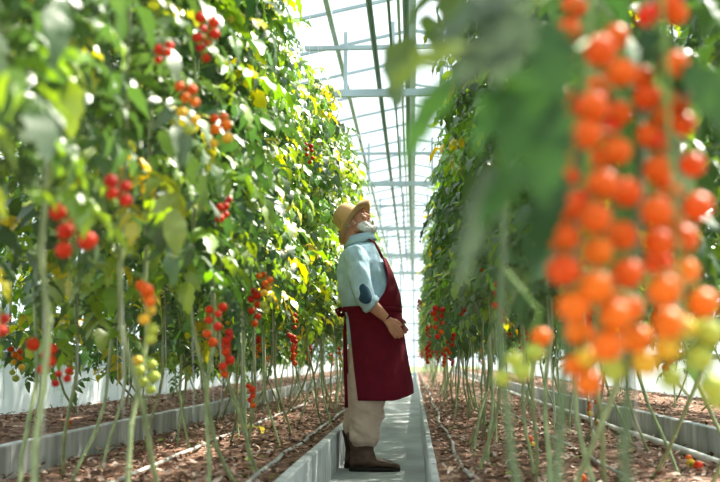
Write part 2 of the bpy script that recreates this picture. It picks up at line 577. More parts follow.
def stem_mesh(seed, z0):
    rng = random.Random(seed)
    lean = rng.uniform(.15, .6); sx = rng.uniform(-.1, .1); bend = rng.uniform(.35, .6)
    pts = []
    for t in (0, .08, .18, .3, .45, .6, .8, 1.0):
        z = z0 - 0.04 + (.95 - z0 + .04) * t
        e = (1 - t) ** (1 + bend * 2)
        pts.append((sx * e + .012 * math.sin(t * 9 + seed), -lean * e + .012 * math.cos(t * 8 + seed), z))
    for z in (1.3, 1.8, 2.3, 2.8):
        pts.append((.008 * math.sin(z * 5 + seed), .008 * math.cos(z * 4 + seed), z))
    r = [.0075] * 6 + [.0072, .0072, .0065, .006, .005, .004]
    mb = MB(); mb.tube(pts, r, n=7)
    for i in range(1, 7):           # swollen nodes where old leaves were taken off
        mb.sphere(pts[i], (.0102, .0102, .009), 7, 5)
    return mb.mesh('stem', M['stem'])


STEM = [stem_mesh(i, SOIL) for i in range(8)]
STEM2 = [stem_mesh(20 + i, BED2) for i in range(4)]
mb = MB(); mb.tube([(.012, 0, .5), (-.010, .008, 1.1), (.010, -.008, 1.8), (0, 0, 2.6), (0, 0, 3.25)], .0016, n=4)
TWINE = mb.mesh('support_twine', M['twine'])

# ------------------------------------------------------------------ fruit
COLS = ('red', 'darkred', 'redorange', 'orange', 'yellow', 'green')


def tomato_mesh(col, r=0.018):
    mb = MB()
    mb.sphere((0, 0, -r * .95), (r, r, r * .93), 16, 11)
    for k in range(5):
        a = 2 * PI * k / 5
        d = Vector((math.cos(a), math.sin(a), 0)); s = Vector((-d.y, d.x, 0))
        b = Vector((0, 0, -.0004))
        mb.add([b - s * .0016, b + s * .0016, b + d * r * .45 + s * .0018 + Vector((0, 0, .001)), b + d * r * .45 - s * .0018 + Vector((0, 0, .001)), b + d * r * .85 + Vector((0, 0, .004))],
               [(0, 1, 2, 3), (3, 2, 4)], 1)
    mb.tube([(0, 0, -.001), (.001, 0, .006)], .0014, n=5, mi=1)
    return mb.mesh('tomato', [M[col], M['greenstem']])


TOM = {c: tomato_mesh(c) for c in COLS}


def truss_plan(seed, n, length):
    """stalk points and fruit spots of a hanging truss, from its root at the origin"""
    rng = random.Random(seed)
    yaw = rng.uniform(0, 6.28); pts = []
    for i in range(9):
        t = i / 8
        pts.append(Vector((math.cos(yaw) * .06 * math.sin(min(1, t * 2) * PI / 2), math.sin(yaw) * .06 * math.sin(min(1, t * 2) * PI / 2), .015 * math.sin(t * PI) - length * t ** 1.3)))
    spots = []
    for k in range(n):
        t = .22 + .78 * k / max(1, n - 1)
        i = min(7, int(t * 8)); p = pts[i].lerp(pts[i + 1], t * 8 - i)
        sgn = -1 if k % 2 else 1
        a = yaw + PI / 2 + rng.uniform(-.5, .5)
        q = p + Vector((math.cos(a) * sgn, math.sin(a) * sgn, 0)) * (.022 if k < n - 1 else .002) + Vector((0, 0, -.008))
        spots.append((p, q))
    return pts, spots


def stalk(mb, pts, spots, mi=0, r=.0022):
    mb.tube(pts, [r * (1.2 - .6 * i / (len(pts) - 1)) for i in range(len(pts))], n=5, mi=mi)
    for p, q in spots:
        mb.tube([p, p.lerp(q, .6) + Vector((0, 0, .004)), q + Vector((0, 0, .003))], r * .6, n=4, mi=mi)


PLANS = [truss_plan(i, 7 + i % 4, .15 + .02 * (i % 4)) for i in range(6)]
STALKS = []
for pl in PLANS:
    mb = MB(); stalk(mb, *pl); STALKS.append(mb.mesh('fruit_truss', M['greenstem']))
RIPE = {  # from the root of the truss to its tip
    'ripe': ['red', 'red', 'red', 'red', 'red', 'redorange', 'redorange', 'orange', 'orange', 'yellow'],
    'dark': ['darkred', 'darkred', 'red', 'darkred', 'red', 'red', 'red', 'redorange', 'red', 'redorange'],
    'turning': ['redorange', 'redorange', 'orange', 'orange', 'yellow', 'yellow', 'green', 'green', 'green', 'green'],
    'green': ['yellow', 'green', 'green', 'green', 'green', 'green', 'green', 'green', 'green', 'green']}
MERGED = {}
for kind in RIPE:
    for j in (0, 2, 5):
        mb = MB(); pts, spots = PLANS[j]; stalk(mb, pts, spots)
        ml = [M['greenstem']] + [M[c] for c in COLS]
        for k, (p, q) in enumerate(spots):
            mb.sphere(q + Vector((0, 0, -.017)), (.018, .018, .0168), 10, 7, mi=1 + COLS.index(RIPE[kind][k]))
        MERGED[(kind, j)] = mb.mesh('fruit_truss', ml)


def hang_truss(plant, world, kind, rng, near=True, scale=1.0, n=None, plan=None):
    loc = Vector(world) - plant.location
    if not near:
        o = link('fruit_truss', MERGED[(kind, rng.choice((0, 2, 5)))], plant, loc)
        o.rotation_euler.z = rng.uniform(0, 6.28); o.scale = (scale,) * 3
        return o
    j = rng.randrange(6) if plan is None else plan
    o = link('fruit_truss', STALKS[j], plant, loc)
    o.rotation_euler.z = rng.uniform(0, 6.28); o.scale = (scale,) * 3
    for k, (p, q) in enumerate(PLANS[j][1]):
        if n and k >= n: break
        t = link('tomato', TOM[RIPE[kind][k]], o, q); t.rotation_euler = (rng.uniform(-.4, .4), rng.uniform(-.4, .4), rng.uniform(0, 6))
        t.scale = (rng.uniform(.85, 1.12),) * 3
    return o


# ------------------------------------------------------------------ plants in rows
ORD = 'first second third fourth fifth sixth seventh eighth ninth tenth eleventh twelfth thirteenth fourteenth fifteenth sixteenth'.split()
rng = random.Random(7)


def plant(x, y, fol, stems, rot_fol, flip, label, group, dz=0.0, sc=1.0):
    r = empty('tomato_plant', (x, y, 0))
    tag(r, label, 'plant', group)
    s = link('stem', stems, r); s.rotation_euler.z = (PI if flip else 0) + rng.uniform(-.5, .5)
    f = link('foliage', fol, r, (0, 0, dz)); f.rotation_euler.z = rot_fol; f.scale = (sc, sc, 1)
    link('support_twine', TWINE, r)
    return r


def ys_list(y0, near, step, y1, far):
    ys = []; y = y0
    while y < y1:
        ys.append(y); y += step if y < near else far
    return ys


ROWS = {}


def row(key, x, ys, fols, stems, where, group, ordinals, ripe_p, hang_x):
    ROWS[key] = []
    for i, y in enumerate(ys):
        if i < ordinals:
            lab = '%s tomato vine counted from the camera %s' % (ORD[i], where)
        else:
            lab = 'leafy tomato vine farther along %s' % where
        px = x + rng.uniform(-.07, .07); py = y + rng.uniform(-.07, .07)
        if key == 'L' and 5.7 < y < 7.3: px -= .13
        p = plant(px, py, rng.choice(FOL_Y if key == 'L' and y > 5 and rng.random() < .8 else fols), rng.choice(stems), rng.uniform(0, 6.28), rng.random() < .5, lab, group, rng.uniform(-.06, .06), rng.uniform(.9, 1.12))
        p.pop if False else None
        ROWS[key].append(p)
        for (zlo, zhi, pr, kinds) in ripe_p:
            if rng.random() < pr and not (key in ('L', 'LB') and y < 3.4):
                kx = px + hang_x * rng.uniform(.4, 1.1)
                hang_truss(p, (kx, py + rng.uniform(-.15, .15), rng.uniform(zlo, zhi)), rng.choice(kinds), rng, near=y < 9.0, scale=rng.uniform(.8, 1.0))


GL, GR = 'tomato vines in the row behind the man', 'tomato vines in the row the man faces'
LOW = (.82, 1.12, .28, ('ripe', 'ripe', 'dark', 'turning'))
row('L', -0.78, ys_list(1.55, 13, .40, 44, .6), FOL, STEM, 'in the row behind the man', GL, 14, [LOW, (1.2, 2.4, .22, ('turning', 'dark', 'dark')), (.78, .95, .12, ('green', 'turning'))], .26)
row('LB', -1.36, ys_list(2.6, 13, .48, 22, .9), FOL + FOL_B[:3], STEM, 'in the line by the low kerb behind the man', 'tomato vines by the low kerb behind the man', 0, [LOW, (1.2, 2.0, .3, ('ripe', 'dark'))], .2)
row('R', 0.45, ys_list(2.5, 13, .40, 44, .6), FOL_R, STEM, 'in the row the man faces', GR, 12, [(.82, 1.12, .22, ('ripe', 'dark', 'dark')), (1.0, 1.5, .04, ('dark',))], -.28)
row('RB', 1.10, ys_list(3.2, 13, .48, 22, .9), FOL_R, STEM, 'in the second line the man faces', 'tomato vines by the low kerb the man faces', 0, [(.8, 1.1, .5, ('ripe', 'dark'))], -.2)
row('B', -2.25, ys_list(4.6, 13, .52, 22, .8), FOL_B, STEM2, 'along the white wall behind the man', 'tomato vines along the white wall behind the man', 0, [(.75, 1.1, .7, ('ripe', 'turning', 'green'))], .2)
row('D', 2.25, ys_list(6.0, 13, .52, 24, .8), FOL_R + FOL_B[:3], STEM2, 'by the white wall he faces', 'tomato vines along the white wall the man faces', 0, [(.75, 1.1, .6, ('ripe', 'turning'))], -.2)


def nearest(keys, p):
    return min((q for k in keys for q in ROWS[k]), key=lambda q: (q.location - Vector((p.x, p.y, 0))).length)


# trusses that can be picked out in the photograph, hung on the plant they grow on
for px, py, X, kind, n, sc in (
        (54, 188, -.70, 'ripe', 5, 1.45), (30, 330, -1.10, 'ripe', 5, 1.35), (67, 362, -1.1, 'dark', 4, 1.0), (4, 300, -.9, 'dark', 4, 1.0),
        (130, 272, -.66, 'turning', 8, 1.1), (222, 298, -.62, 'ripe', 9, 1.1), (267, 280, -.60, 'dark', 10, 1.25),
        (242, 380, -.72, 'ripe', 6, 1.0), (205, 2, -.55, 'ripe', 4, 1.1), (178, 72, -.55, 'turning', 8, 1.0), (214, 108, -.55, 'turning', 6, 1.1),
        (190, 28, -.6, 'dark', 5, 1.0), (237, 192, -.55, 'dark', 5, 1.0), (170, 40, -.6, 'dark', 4, .9), (136, 346, -.80, 'green', 6, 1.3), (120, 165, -.6, 'dark', 4, 1.0)):
    p = at_x(px, py, X)
    hang_truss(nearest(('L', 'LB'), p), p, kind, rng, True, sc * .74, n)
for px, py, X, kind, n, sc in (
        (455, 330, .30, 'ripe', 10, 1.2), (489, 262, .40, 'turning', 9, 1.2), (528, 250, .50, 'dark', 7, 1.2), (432, 322, .22, 'dark', 7, 1.3),
        (447, 355, .30, 'dark', 5, 1.0), (600, 395, 1.1, 'turning', 5, 1.2), (470, 300, .36, 'dark', 5, 1.0)):
    p = at_x(px, py, X)
    hang_truss(nearest(('R', 'RB'), p), p, kind, rng, True, sc * .8, n)

# ------------------------------------------------------------------ the plant right before the camera
FP = empty('tomato_plant', (0.42, 1.42, 0))
tag(FP, 'large blurred tomato vine in front with two long trusses crowded with orange-red cherry tomatoes', 'plant')


def fl(p): return Vector(p) - FP.location


mb = MB()
mb.tube([fl((0.16, 1.36, .17)), fl((.172, 1.36, .35)), fl((.178, 1.37, .55)), fl((.22, 1.44, .9)), fl((.26, 1.46, 1.3)), fl((.30, 1.46, 1.8)), fl((.36, 1.44, 2.4)), fl((.4, 1.42, 3.0))], [.0065, .0065, .0065, .006, .006, .0055, .005, .004], n=9)
mb.build('stem', M['greenvine'], FP)
mb = MB()
mb.tube([fl((0.275, 1.38, .17)), fl((.270, 1.38, .4)), fl((.268, 1.39, .6)), fl((.31, 1.45, .95)), fl((.35, 1.48, 1.5)), fl((.42, 1.47, 2.2)), fl((.45, 1.45, 2.9))], [.007, .007, .0065, .006, .006, .0055, .005], n=9)
mb.build('stem', M['greenvine'], FP)
mb = MB(); mb.tube([fl((.32, 1.46, .9)), fl((.37, 1.49, 2)), fl((.43, 1.46, 3.25))], .0012, n=4)
mb.build('support_twine', M['twine'], FP)
TR = []
# px, py, apparent size, colour  (two trusses)
T1 = [(577, 5, 24, 'redorange'), (565, 31, 25, 'redorange'), (568, 55, 21, 'red'), (599, 53, 31, 'redorange'), (614, 39, 26, 'redorange'), (620, 72, 29, 'redorange'), (557, 77, 28, 'redorange'),
      (597, 88, 26, 'redorange'), (595, 107, 31, 'redorange'), (565, 96, 20, 'red'), (556, 119, 28, 'redorange'), (622, 113, 25, 'redorange'), (585, 135, 31, 'redorange'), (561, 158, 24, 'redorange'),
      (619, 151, 29, 'redorange'), (596, 160, 22, 'redorange'), (565, 178, 24, 'redorange'), (599, 185, 31, 'redorange'), (624, 194, 29, 'redorange'), (565, 206, 31, 'redorange'), (596, 218, 32, 'redorange'),
      (626, 236, 29, 'redorange'), (566, 237, 31, 'redorange'), (592, 253, 30, 'orange'), (565, 270, 32, 'redorange'), (627, 274, 30, 'redorange'), (597, 287, 32, 'orange'), (570, 307, 32, 'orange'),
      (611, 317, 31, 'orange'), (631, 309, 26, 'orange'), (578, 333, 27, 'orange'), (604, 346, 31, 'orange'), (638, 339, 28, 'orange'), (581, 359, 25, 'yellow'), (616, 370, 25, 'green'), (586, 383, 25, 'orange'), (571, 366, 20, 'orange'),
      (580, 200, 21, 'red'), (611, 128, 20, 'red'), (610, 300, 21, 'orange'), (579, 108, 20, 'red')]
T2 = [(664, 7, 27, 'redorange'), (645, 16, 23, 'red'), (676, 14, 22, 'redorange'), (673, 66, 28, 'redorange'), (646, 77, 23, 'redorange'), (649, 98, 26, 'redorange'), (662, 116, 25, 'redorange'), (681, 101, 23, 'redorange'),
      (684, 124, 25, 'redorange'), (649, 135, 25, 'redorange'), (658, 143, 21, 'red'), (654, 171, 28, 'redorange'), (665, 190, 25, 'redorange'), (696, 165, 24, 'redorange'), (693, 208, 29, 'redorange'),
      (655, 213, 30, 'redorange'), (668, 222, 28, 'redorange'), (662, 243, 29, 'redorange'), (686, 239, 28, 'redorange'), (661, 263, 26, 'redorange'), (688, 272, 28, 'orange'), (663, 291, 32, 'orange'), (701, 305, 29, 'orange'),
      (666, 324, 30, 'orange'), (681, 329, 26, 'yellow'), (669, 349, 25, 'yellow'), (647, 363, 25, 'yellow'), (672, 378, 22, 'green'), (700, 359, 27, 'green'), (713, 334, 27, 'green'), (707, 387, 25, 'green'), (717, 398, 22, 'green'), (663, 60, 20, 'red')]
for T, ax in ((T1, ((592, -60), (590, 20), (586, 80), (588, 140), (590, 200), (592, 260), (598, 320), (600, 372))), (T2, ((660, -60), (663, 20), (668, 80), (669, 140), (676, 200), (678, 260), (684, 320), (690, 380)))):
    axis = [at(x, y, 1.315) for x, y in ax]
    spots = []
    for px, py, d, c in T:
        Yd = 1.265 * 30.5 / d
        Yd = min(max(Yd, 1.23), 1.40)
        cpos = at(px, py, Yd)
        rad = d / FOC * Yd * 0.5 * 1.07
        q = cpos + Vector((0, 0, rad * .95))
        # the nearest point on the axis, a little higher
        best = min(((axis[i].lerp(axis[i + 1], t / 6)) for i in range(len(axis) - 1) for t in range(7)), key=lambda a: (a - q - Vector((0, 0, .012))).length)
        spots.append((best, q, rad, c))
    ob = MB()
    root = axis[0]
    stalk(ob, [fl(p) for p in axis], [(fl(p), fl(q)) for p, q, _, _ in spots], r=.0028)
    o = ob.build('fruit_truss', M['greenstem'], FP)
    for p, q, rad, c in spots:
        t = link('tomato', TOM[c], o, fl(q)); t.rotation_euler = (rng.uniform(-.3, .3), rng.uniform(-.3, .3), rng.uniform(0, 6)); t.scale = (rad / .018,) * 3

# its leaves: big lobed leaflets in front of the right row
lf = MB(); r2 = random.Random(31)


def big_leaf(a, b, L, yaw, a0, droop, col, lw=1.15, roll=0):
    lf.cur = col
    compound_leaf(lf, fl(at(a, b, L[1])), yaw, L[0], r2, a0=a0, droop=droop, roll=roll, lw=lw, st=FINE, stalk_r=.003)


def one_leaflet(p0, p1, Ya, Yb, width, col, curl=.2, fold=.15, face=(-.2, -.75, .65)):
    """a single leaflet from one point to another"""
    lf.cur = col
    A, B = fl(at(*p0, Ya)), fl(at(*p1, Yb))
    leaflet(lf, A, B - A, Vector(face).normalized(), (B - A).length, width * .82, curl, fold, r2, FINE)


DG, MG, YG, GG = (.022, .062, .016), (.040, .110, .020), (.16, .22, .02), (.060, .092, .050)
one_leaflet((525, 20), (445, 75), 1.02, 1.00, .085, GG)
one_leaflet((520, -10), (430, 25), 1.02, .98, .07, GG)
one_leaflet((505, 0), (500, 75), 1.0, .98, .08, GG, face=(0, -1, .3))
one_leaflet((470, 45), (386, 72), 1.06, 1.02, .05, YG)
one_leaflet((462, 70), (394, 158), 1.08, 1.05, .05, MG)
one_leaflet((515, 85), (470, 140), 1.06, 1.03, .06, (.040, .115, .025))
one_leaflet((530, 70), (505, 165), 1.05, 1.02, .07, MG, face=(0, -.9, .5))
one_leaflet((545, 95), (545, 200), 1.08, 1.05, .085, DG, face=(0, -.9, .4))
one_leaflet((492, 165), (447, 285), 1.15, 1.1, .045, GG)
one_leaflet((525, 165), (478, 215), 1.15, 1.1, .055, (.045, .12, .022))
one_leaflet((545, 20), (555, 110), 1.10, 1.07, .08, DG, face=(0, -.9, .4))
one_leaflet((560, 170), (525, 265), 1.2, 1.15, .06, DG)
one_leaflet((640, 30), (695, 95), 1.38, 1.36, .075, DG, face=(0, -.9, .4))
one_leaflet((690, 60), (735, 130), 1.38, 1.33, .09, MG, face=(.2, -.8, .6))
one_leaflet((640, 100), (700, 190), 1.45, 1.40, .07, GG, face=(0, -.9, .4))
one_leaflet((600, 60), (640, 190), 1.47, 1.42, .07, DG, face=(0, -.9, .4))
one_leaflet((580, 90), (570, 230), 1.47, 1.42, .07, MG, face=(0, -.9, .4))
one_leaflet((630, 180), (610, 280), 1.47, 1.42, .06, DG, face=(0, -.9, .4))
lf.cur = (.16, .25, .07)
for pth in ([(585, -40, 1.2), (540, 0, 1.08), (500, 40, 1.05), (462, 60, 1.07)], [(590, 40, 1.25), (545, 70, 1.1), (515, 120, 1.1), (495, 165, 1.14)], [(640, 0, 1.4), (665, 40, 1.38), (690, 62, 1.38)], [(600, 20, 1.36), (610, 80, 1.46), (620, 150, 1.46), (630, 185, 1.47)]):
    lf.tube([fl(at(a, b, c)) for a, b, c in pth], .003, n=5)
big_leaf(640, -90, (.26, 1.4), 0.2, .2, 1.4, MG)
big_leaf(620, -60, (.24, 1.45), 1.6, .3, 1.6, DG)
lf.build('foliage', M['nearleaf'], FP, colors=True)

# small green trusses at the foot of the picture, on their own young vine beside it
SP = empty('tomato_plant', (0.14, 1.75, 0))
tag(SP, 'blurred tomato vine with small truss of green and orange tomatoes low beside the walkway kerb', 'plant')
mb = MB(); q = SP.location
mb.tube([Vector((.24, 1.55, .17)) - q, Vector((.19, 1.68, .38)) - q, Vector((.155, 1.73, .55)) - q, Vector((.14, 1.75, .75)) - q, Vector((.16, 1.76, 1.1)) - q, Vector((.3, 1.8, 1.9)) - q, Vector((.4, 1.85, 2.9)) - q], [.0065, .0065, .006, .006, .006, .005, .004], n=8)
mb.build('stem', M['greenvine'], SP)
mb = MB(); spots = []
for px, py, d, c in ((541, 337, 20, 'orange'), (535, 352, 20, 'green'), (522, 371, 21, 'green'), (502, 378, 17, 'green'), (514, 360, 17, 'green')):
    Yd = 1.72; cp = at(px, py, Yd); rad = d / FOC * Yd * .5
    spots.append((cp + Vector((-.012, .01, rad + .025)), cp + Vector((0, 0, rad * .95)), rad, c))
ax = [Vector((.15, 1.75, .86)), at(540, 312, 1.73), at(533, 328, 1.73), at(517, 345, 1.73), at(503, 358, 1.73)]
stalk(mb, [p - q for p in ax], [(min(ax, key=lambda a: (a - s[1]).length) - q, s[1] - q) for s in spots])
o = mb.build('fruit_truss', M['greenstem'], SP)
for p, qq, rad, c in spots:
    t = link('tomato', TOM[c], o, qq - q); t.scale = (rad / .018,) * 3
lf = MB(); r2 = random.Random(5)
for k in range(14):
    lf.cur = leaf_colour(r2, .05)
    z = 1.25 + k * .12; f = (z - 1.1) / 1.8
    compound_leaf(lf, Vector((.16 + .24 * f, 1.76 + .09 * f, z)) - q, k * 2.4, .3, r2, a0=.5, droop=1.6)
lf.build('foliage', M['leaf'], SP, colors=True)

# ------------------------------------------------------------------ hoses and pipes on the soil


def hose(name, x, z, r, m_, label, wob, y0=0.6, seed=0, cat='hose', group='hoses lying along the soil beds'):
    rr = random.Random(seed); pts = []; y = y0
    while y < 45:
        pts.append((x + wob * noise.noise(Vector((seed, y * .55, 0))) + wob * .4 * noise.noise(Vector((seed, y * 1.7, 4))), y, z + r + .012 + .012 * noise.noise(Vector((seed, y * .9, 9))))); y += .18
    mb = MB(); mb.tube(pts, r, n=8)
    return tag(mb.build(name, M[m_]), label, cat, group)


hose('drip_hose', -.66, SOIL, .010, 'hose', 'grey irrigation hose on the soil just behind the man\'s boots, beside the walkway kerb', .04, seed=1)
hose('drip_hose', -1.18, SOIL, .010, 'hose', 'grey irrigation hose on the soil near the low kerb behind the man', .05, seed=2)
hose('drip_hose', .21, SOIL, .0085, 'hose', 'wavy grey hose on soil beside the walkway kerb on the side the man faces', .035, seed=3)
hose('drip_hose', .86, SOIL, .009, 'hose', 'grey hose on the soil between the two lines of vines the man faces', .05, seed=4)
hose('rail_pipe', 1.38, SOIL, .020, 'whitepipe', 'pale straight pipe lying along the foot of the low kerb past the fallen tomatoes', .012, seed=5, cat='pipe')

# ------------------------------------------------------------------ fallen fruit and leaves on the soil


def fallen(px, py, col, sc, label, z=SOIL):
    p = at_z(px, py, z + .02 * sc)
    o = link('fallen_tomato', TOM[col], None, (p.x, p.y, z + .0175 * sc + .012)); o.rotation_euler = (1.7, .3, px)
    o.location.z = z + .022 * sc
    o.scale = (sc,) * 3
    tag(o, label, 'tomato', 'tomatoes fallen on the soil')


fallen(527, 440, 'redorange', 1.2, 'orange-red tomato lying on soil touching a yellow one between two hoses')
fallen(536, 446, 'yellow', 1.1, 'yellow tomato lying on soil against an orange-red one between two hoses')
fallen(597, 424, 'orange', 1.15, 'lone orange tomato on the pale soil before the low kerb')
fallen(700, 467, 'red', 1.25, 'bright red fallen tomato touching a yellow one before the pale pipe')
fallen(691, 465, 'yellow', 1.2, 'yellow fallen tomato between an orange and a red one before the pale pipe')
fallen(688, 459, 'orange', 1.0, 'small orange fallen tomato behind the yellow one before the pale pipe')
fallen(586, 479, 'redorange', 1.0, 'red-orange fallen tomato at the foot of the foreground vine')
fallen(70, 425, 'red', 1.2, 'red tomato lying on soil behind the low kerb among the vine stems', BED2)
fallen(221, 402, 'red', 1.0, 'red tomato lying on the soil in front of the low kerb behind the man')

m, N, L_, p = new_mat('dry_leaf')
a_ = N.new('ShaderNodeAttribute'); a_.attribute_name = 'Col'; L_.new(a_.outputs['Color'], p.inputs['Base Color'])
p.inputs['Roughness'].default_value = .8; p.inputs['Specular IOR Level'].default_value = .2
M['litter'] = m


def litter(x0, x1, z, count, seed, label, y0=1.5, y1=24):
    rr = random.Random(seed); mb = MB()
    for _ in range(count):
        x = rr.uniform(x0, x1); y = y0 + (y1 - y0) * rr.random() ** 1.7
        mb.cur = rr.choice(((.42, .28, .21), (.50, .37, .30), (.30, .17, .115), (.18, .10, .06), (.10, .055, .035), (.54, .43, .37), (.24, .135, .095)))
        if rr.random() < .025: mb.cur = (.22, .28, .05)
        l = rr.uniform(.018, .055); a = rr.uniform(0, 6.28)
        d = Vector((math.cos(a), math.sin(a), rr.uniform(-.15, .25))); nn = Vector((rr.uniform(-.4, .4), rr.uniform(-.4, .4), 1))
        leaflet(mb, Vector((x, y, z + rr.uniform(.012, .03))), d, nn, l, l * rr.uniform(.3, .6), rr.uniform(-.5, .6), rr.uniform(-.2, .8), rr,
                ((0, .2), (.35, 1.0), (.7, .7), (1.0, .1)))
    o = mb.build('leaf_litter', M['litter'], colors=True)
    return tag(o, label, 'dry leaves', None, 'stuff')


litter(-1.68, -.58, SOIL, 8000, 1, 'brown dry leaf litter on the soil bed behind the man')
litter(.13, 1.48, SOIL, 8600, 2, 'brown dry leaf litter on the soil bed the man faces')
litter(-2.74, -1.83, BED2, 2400, 3, 'brown dry leaf litter on the raised bed by the white wall behind the man', 3)
litter(1.64, 2.74, BED2, 2400, 4, 'brown dry leaf litter on the raised bed beyond the low kerb he faces', 3)

# yellowing leaf cuttings lying on the soil by the hose
lf = MB(); r2 = random.Random(3); lf.cur = (.42, .42, .08)
p = at_z(270, 434, SOIL)
compound_leaf(lf, (0, 0, .03), 2.6, .22, r2, a0=.1, droop=.2, st=FINE)
tag(lf.build('cut_leaf', M['leaf'], colors=True, loc=(p.x, p.y, SOIL + .012)), 'pale yellow cut tomato leaf lying on the soil beside the hose behind the man', 'leaf')

# ------------------------------------------------------------------ the man
MX, MY = -0.305, 7.0
man = empty('person', (MX, MY, 0.0))
tag(man, 'elderly bearded man in straw hat and maroon apron standing on the walkway, head tilted up', 'person')
# local frame: x forward (the way he faces), y away from the camera, z up


def F(px): return (px - 368) / 151.0
def Z(py): return (468 - py) / 151.0


def sgnpow(v, e): return math.copysign(abs(v) ** e, v)


def oval(z, fb, ff, b, yc=0.0, p=2.3, tilt=0.0, n=32):
    cf, a = (fb + ff) / 2, (ff - fb) / 2
    out = []
    for k in range(n):
        t = 2 * PI * k / n
        f = cf + a * sgnpow(math.cos(t), 2 / p); s = yc + b * sgnpow(math.sin(t), 2 / p)
        out.append(Vector((f, s, z + tilt * (f - cf))))
    return out


# head frame
HC = Vector((F(353.5), 0, Z(222.5)))
HT = Matrix.Rotation(R(-33), 3, 'Y')         # tilted back
HS = 0.97


def hp(u, s, v): return HC + HT @ (Vector((u, s, v)) * HS)


HR = HT.to_3x3()
# body: one continuous skin surface
b = MB()
b.sphere(hp(-.005, 0, .035), (.098 * HS, .078 * HS, .088 * HS), 24, 16, rot=HR)          # skull
b.sphere(hp(.03, 0, -.035), (.068 * HS, .064 * HS, .085 * HS), 20, 14, rot=HR)           # face
b.sphere(hp(.062, 0, -.092), (.034 * HS, .038 * HS, .028 * HS), 16, 10, rot=HR)          # chin
b.tube([hp(-.02, -.052, -.05), hp(.05, -.035, -.095)], [.022, .02], n=10)                # jaw
b.tube([hp(-.02, .052, -.05), hp(.05, .035, -.095)], [.022, .02], n=10)
b.tube([hp(.09, 0, .018), hp(.104, 0, -.01), hp(.118, 0, -.036)], [.010, .012, .015], n=10)  # nose
b.sphere(hp(.105, -.014, -.042), .011, 10, 7); b.sphere(hp(.105, .014, -.042), .011, 10, 7)
b.tube([hp(.088, -.045, .030), hp(.099, -.02, .030), hp(.1, 0, .024), hp(.099, .02, .03), hp(.088, .045, .03)], .012, n=8)  # brow
b.sphere(hp(.078, -.042, -.022), (.02, .024, .018), 10, 7); b.sphere(hp(.078, .042, -.022), (.02, .024, .018), 10, 7)  # cheeks
b.tube([hp(.094, -.022, -.070), hp(.1, 0, -.069), hp(.094, .022, -.07)], .0085, n=8)     # lips
b.tube([hp(.090, -.02, -.082), hp(.096, 0, -.083), hp(.09, .02, -.082)], .008, n=8)
for s in (-1, 1):
    b.sphere(hp(-.012, s * .079, -.005), (.018 * HS, .010, .032 * HS), 12, 9, rot=HR)     # ears
    b.tube([hp(-.022, s * .082, .02), hp(-.03, s * .088, .0), hp(-.018, s * .084, -.025)], .006, n=6)
b.tube([hp(-.035, 0, -.02), Vector((-.105, 0, 1.50)), Vector((-.09, 0, 1.42)), Vector((-.06, 0, 1.30))], [.062, .058, .066, .09], n=20)  # neck
tor = [(1.43, -.14, .03, .10), (1.38, -.165, .06, .17), (1.25, -.18, .12, .17), (1.08, -.14, .17, .16), (.95, -.11, .17, .16), (.86, -.1, .13, .16)]
b.loft([oval(z, a_, c_, w_) for z, a_, c_, w_ in tor])
LEGS = ((-.10, .0), (.10, -.045))        # side, forward shift: near leg, far leg
for s, dx in LEGS:
    b.tube([(.01 + dx * .3, s * .9, .92), (.0 + dx, s, .52), (-.025 + dx, s, .30), (-.03 + dx, s, .12)], [.085, .062, .052, .04], n=14)
    b.tube([(-.04 + dx, s, .055), (.06 + dx, s, .045), (.14 + dx, s, .035)], [.036, .036, .026], n=10)
SH = {-1: Vector((-.075, -.185, 1.385)), 1: Vector((-.065, .185, 1.385))}
EL = {-1: Vector((-.012, -.262, 1.105)), 1: Vector((.005, .262, 1.11))}
WR = {-1: Vector((.128, -.236, .975)), 1: Vector((.15, .215, 1.0))}
for s in (-1, 1):
    b.tube([SH[s], SH[s].lerp(EL[s], .5), EL[s], EL[s].lerp(WR[s], .3), EL[s].lerp(WR[s], .65), WR[s]], [.055, .05, .042, .044, .037, .028], n=14)
    d = (WR[s] - EL[s]).normalized(); dn = Vector((.42, 0, -.9)).normalized(); d = (d * .55 + dn * .45).normalized()
    inw = Vector((0, -s, 0)); inw = (inw - d * inw.dot(d)).normalized()          # from palm towards the body
    fw = d.cross(inw) * (1 if s < 0 else -1)                                      # thumb side (forward / up)
    if fw.x < 0: fw = -fw
    kn = WR[s] + d * .088
    for k, (off, ln) in enumerate(((.030, .072), (.010, .080), (-.010, .074), (-.028, .058))):
        base = kn + fw * off
        b.tube([WR[s] + fw * off * .5 + d * .01, WR[s].lerp(base, .6), base], [.014, .014, .0115], n=8)
        c1 = base + d * ln * .45 + inw * .006
        c2 = c1 + (d * .85 + inw * .5).normalized() * ln * .32
        c3 = c2 + (d * .6 + inw * .8).normalized() * ln * .26
        b.tube([base, c1, c2, c3], [.0105, .0098, .009, .0075], n=8)
    t0 = WR[s] + d * .022 + fw * .014
    b.tube([t0, t0 + d * .03 + fw * .026 + inw * .006, t0 + d * .056 + fw * .036 + inw * .012, t0 + d * .078 + fw * .036 + inw * .018], [.015, .012, .0105, .008], n=8)
remesh('body', b, M['skin'], man, .0045, 2)

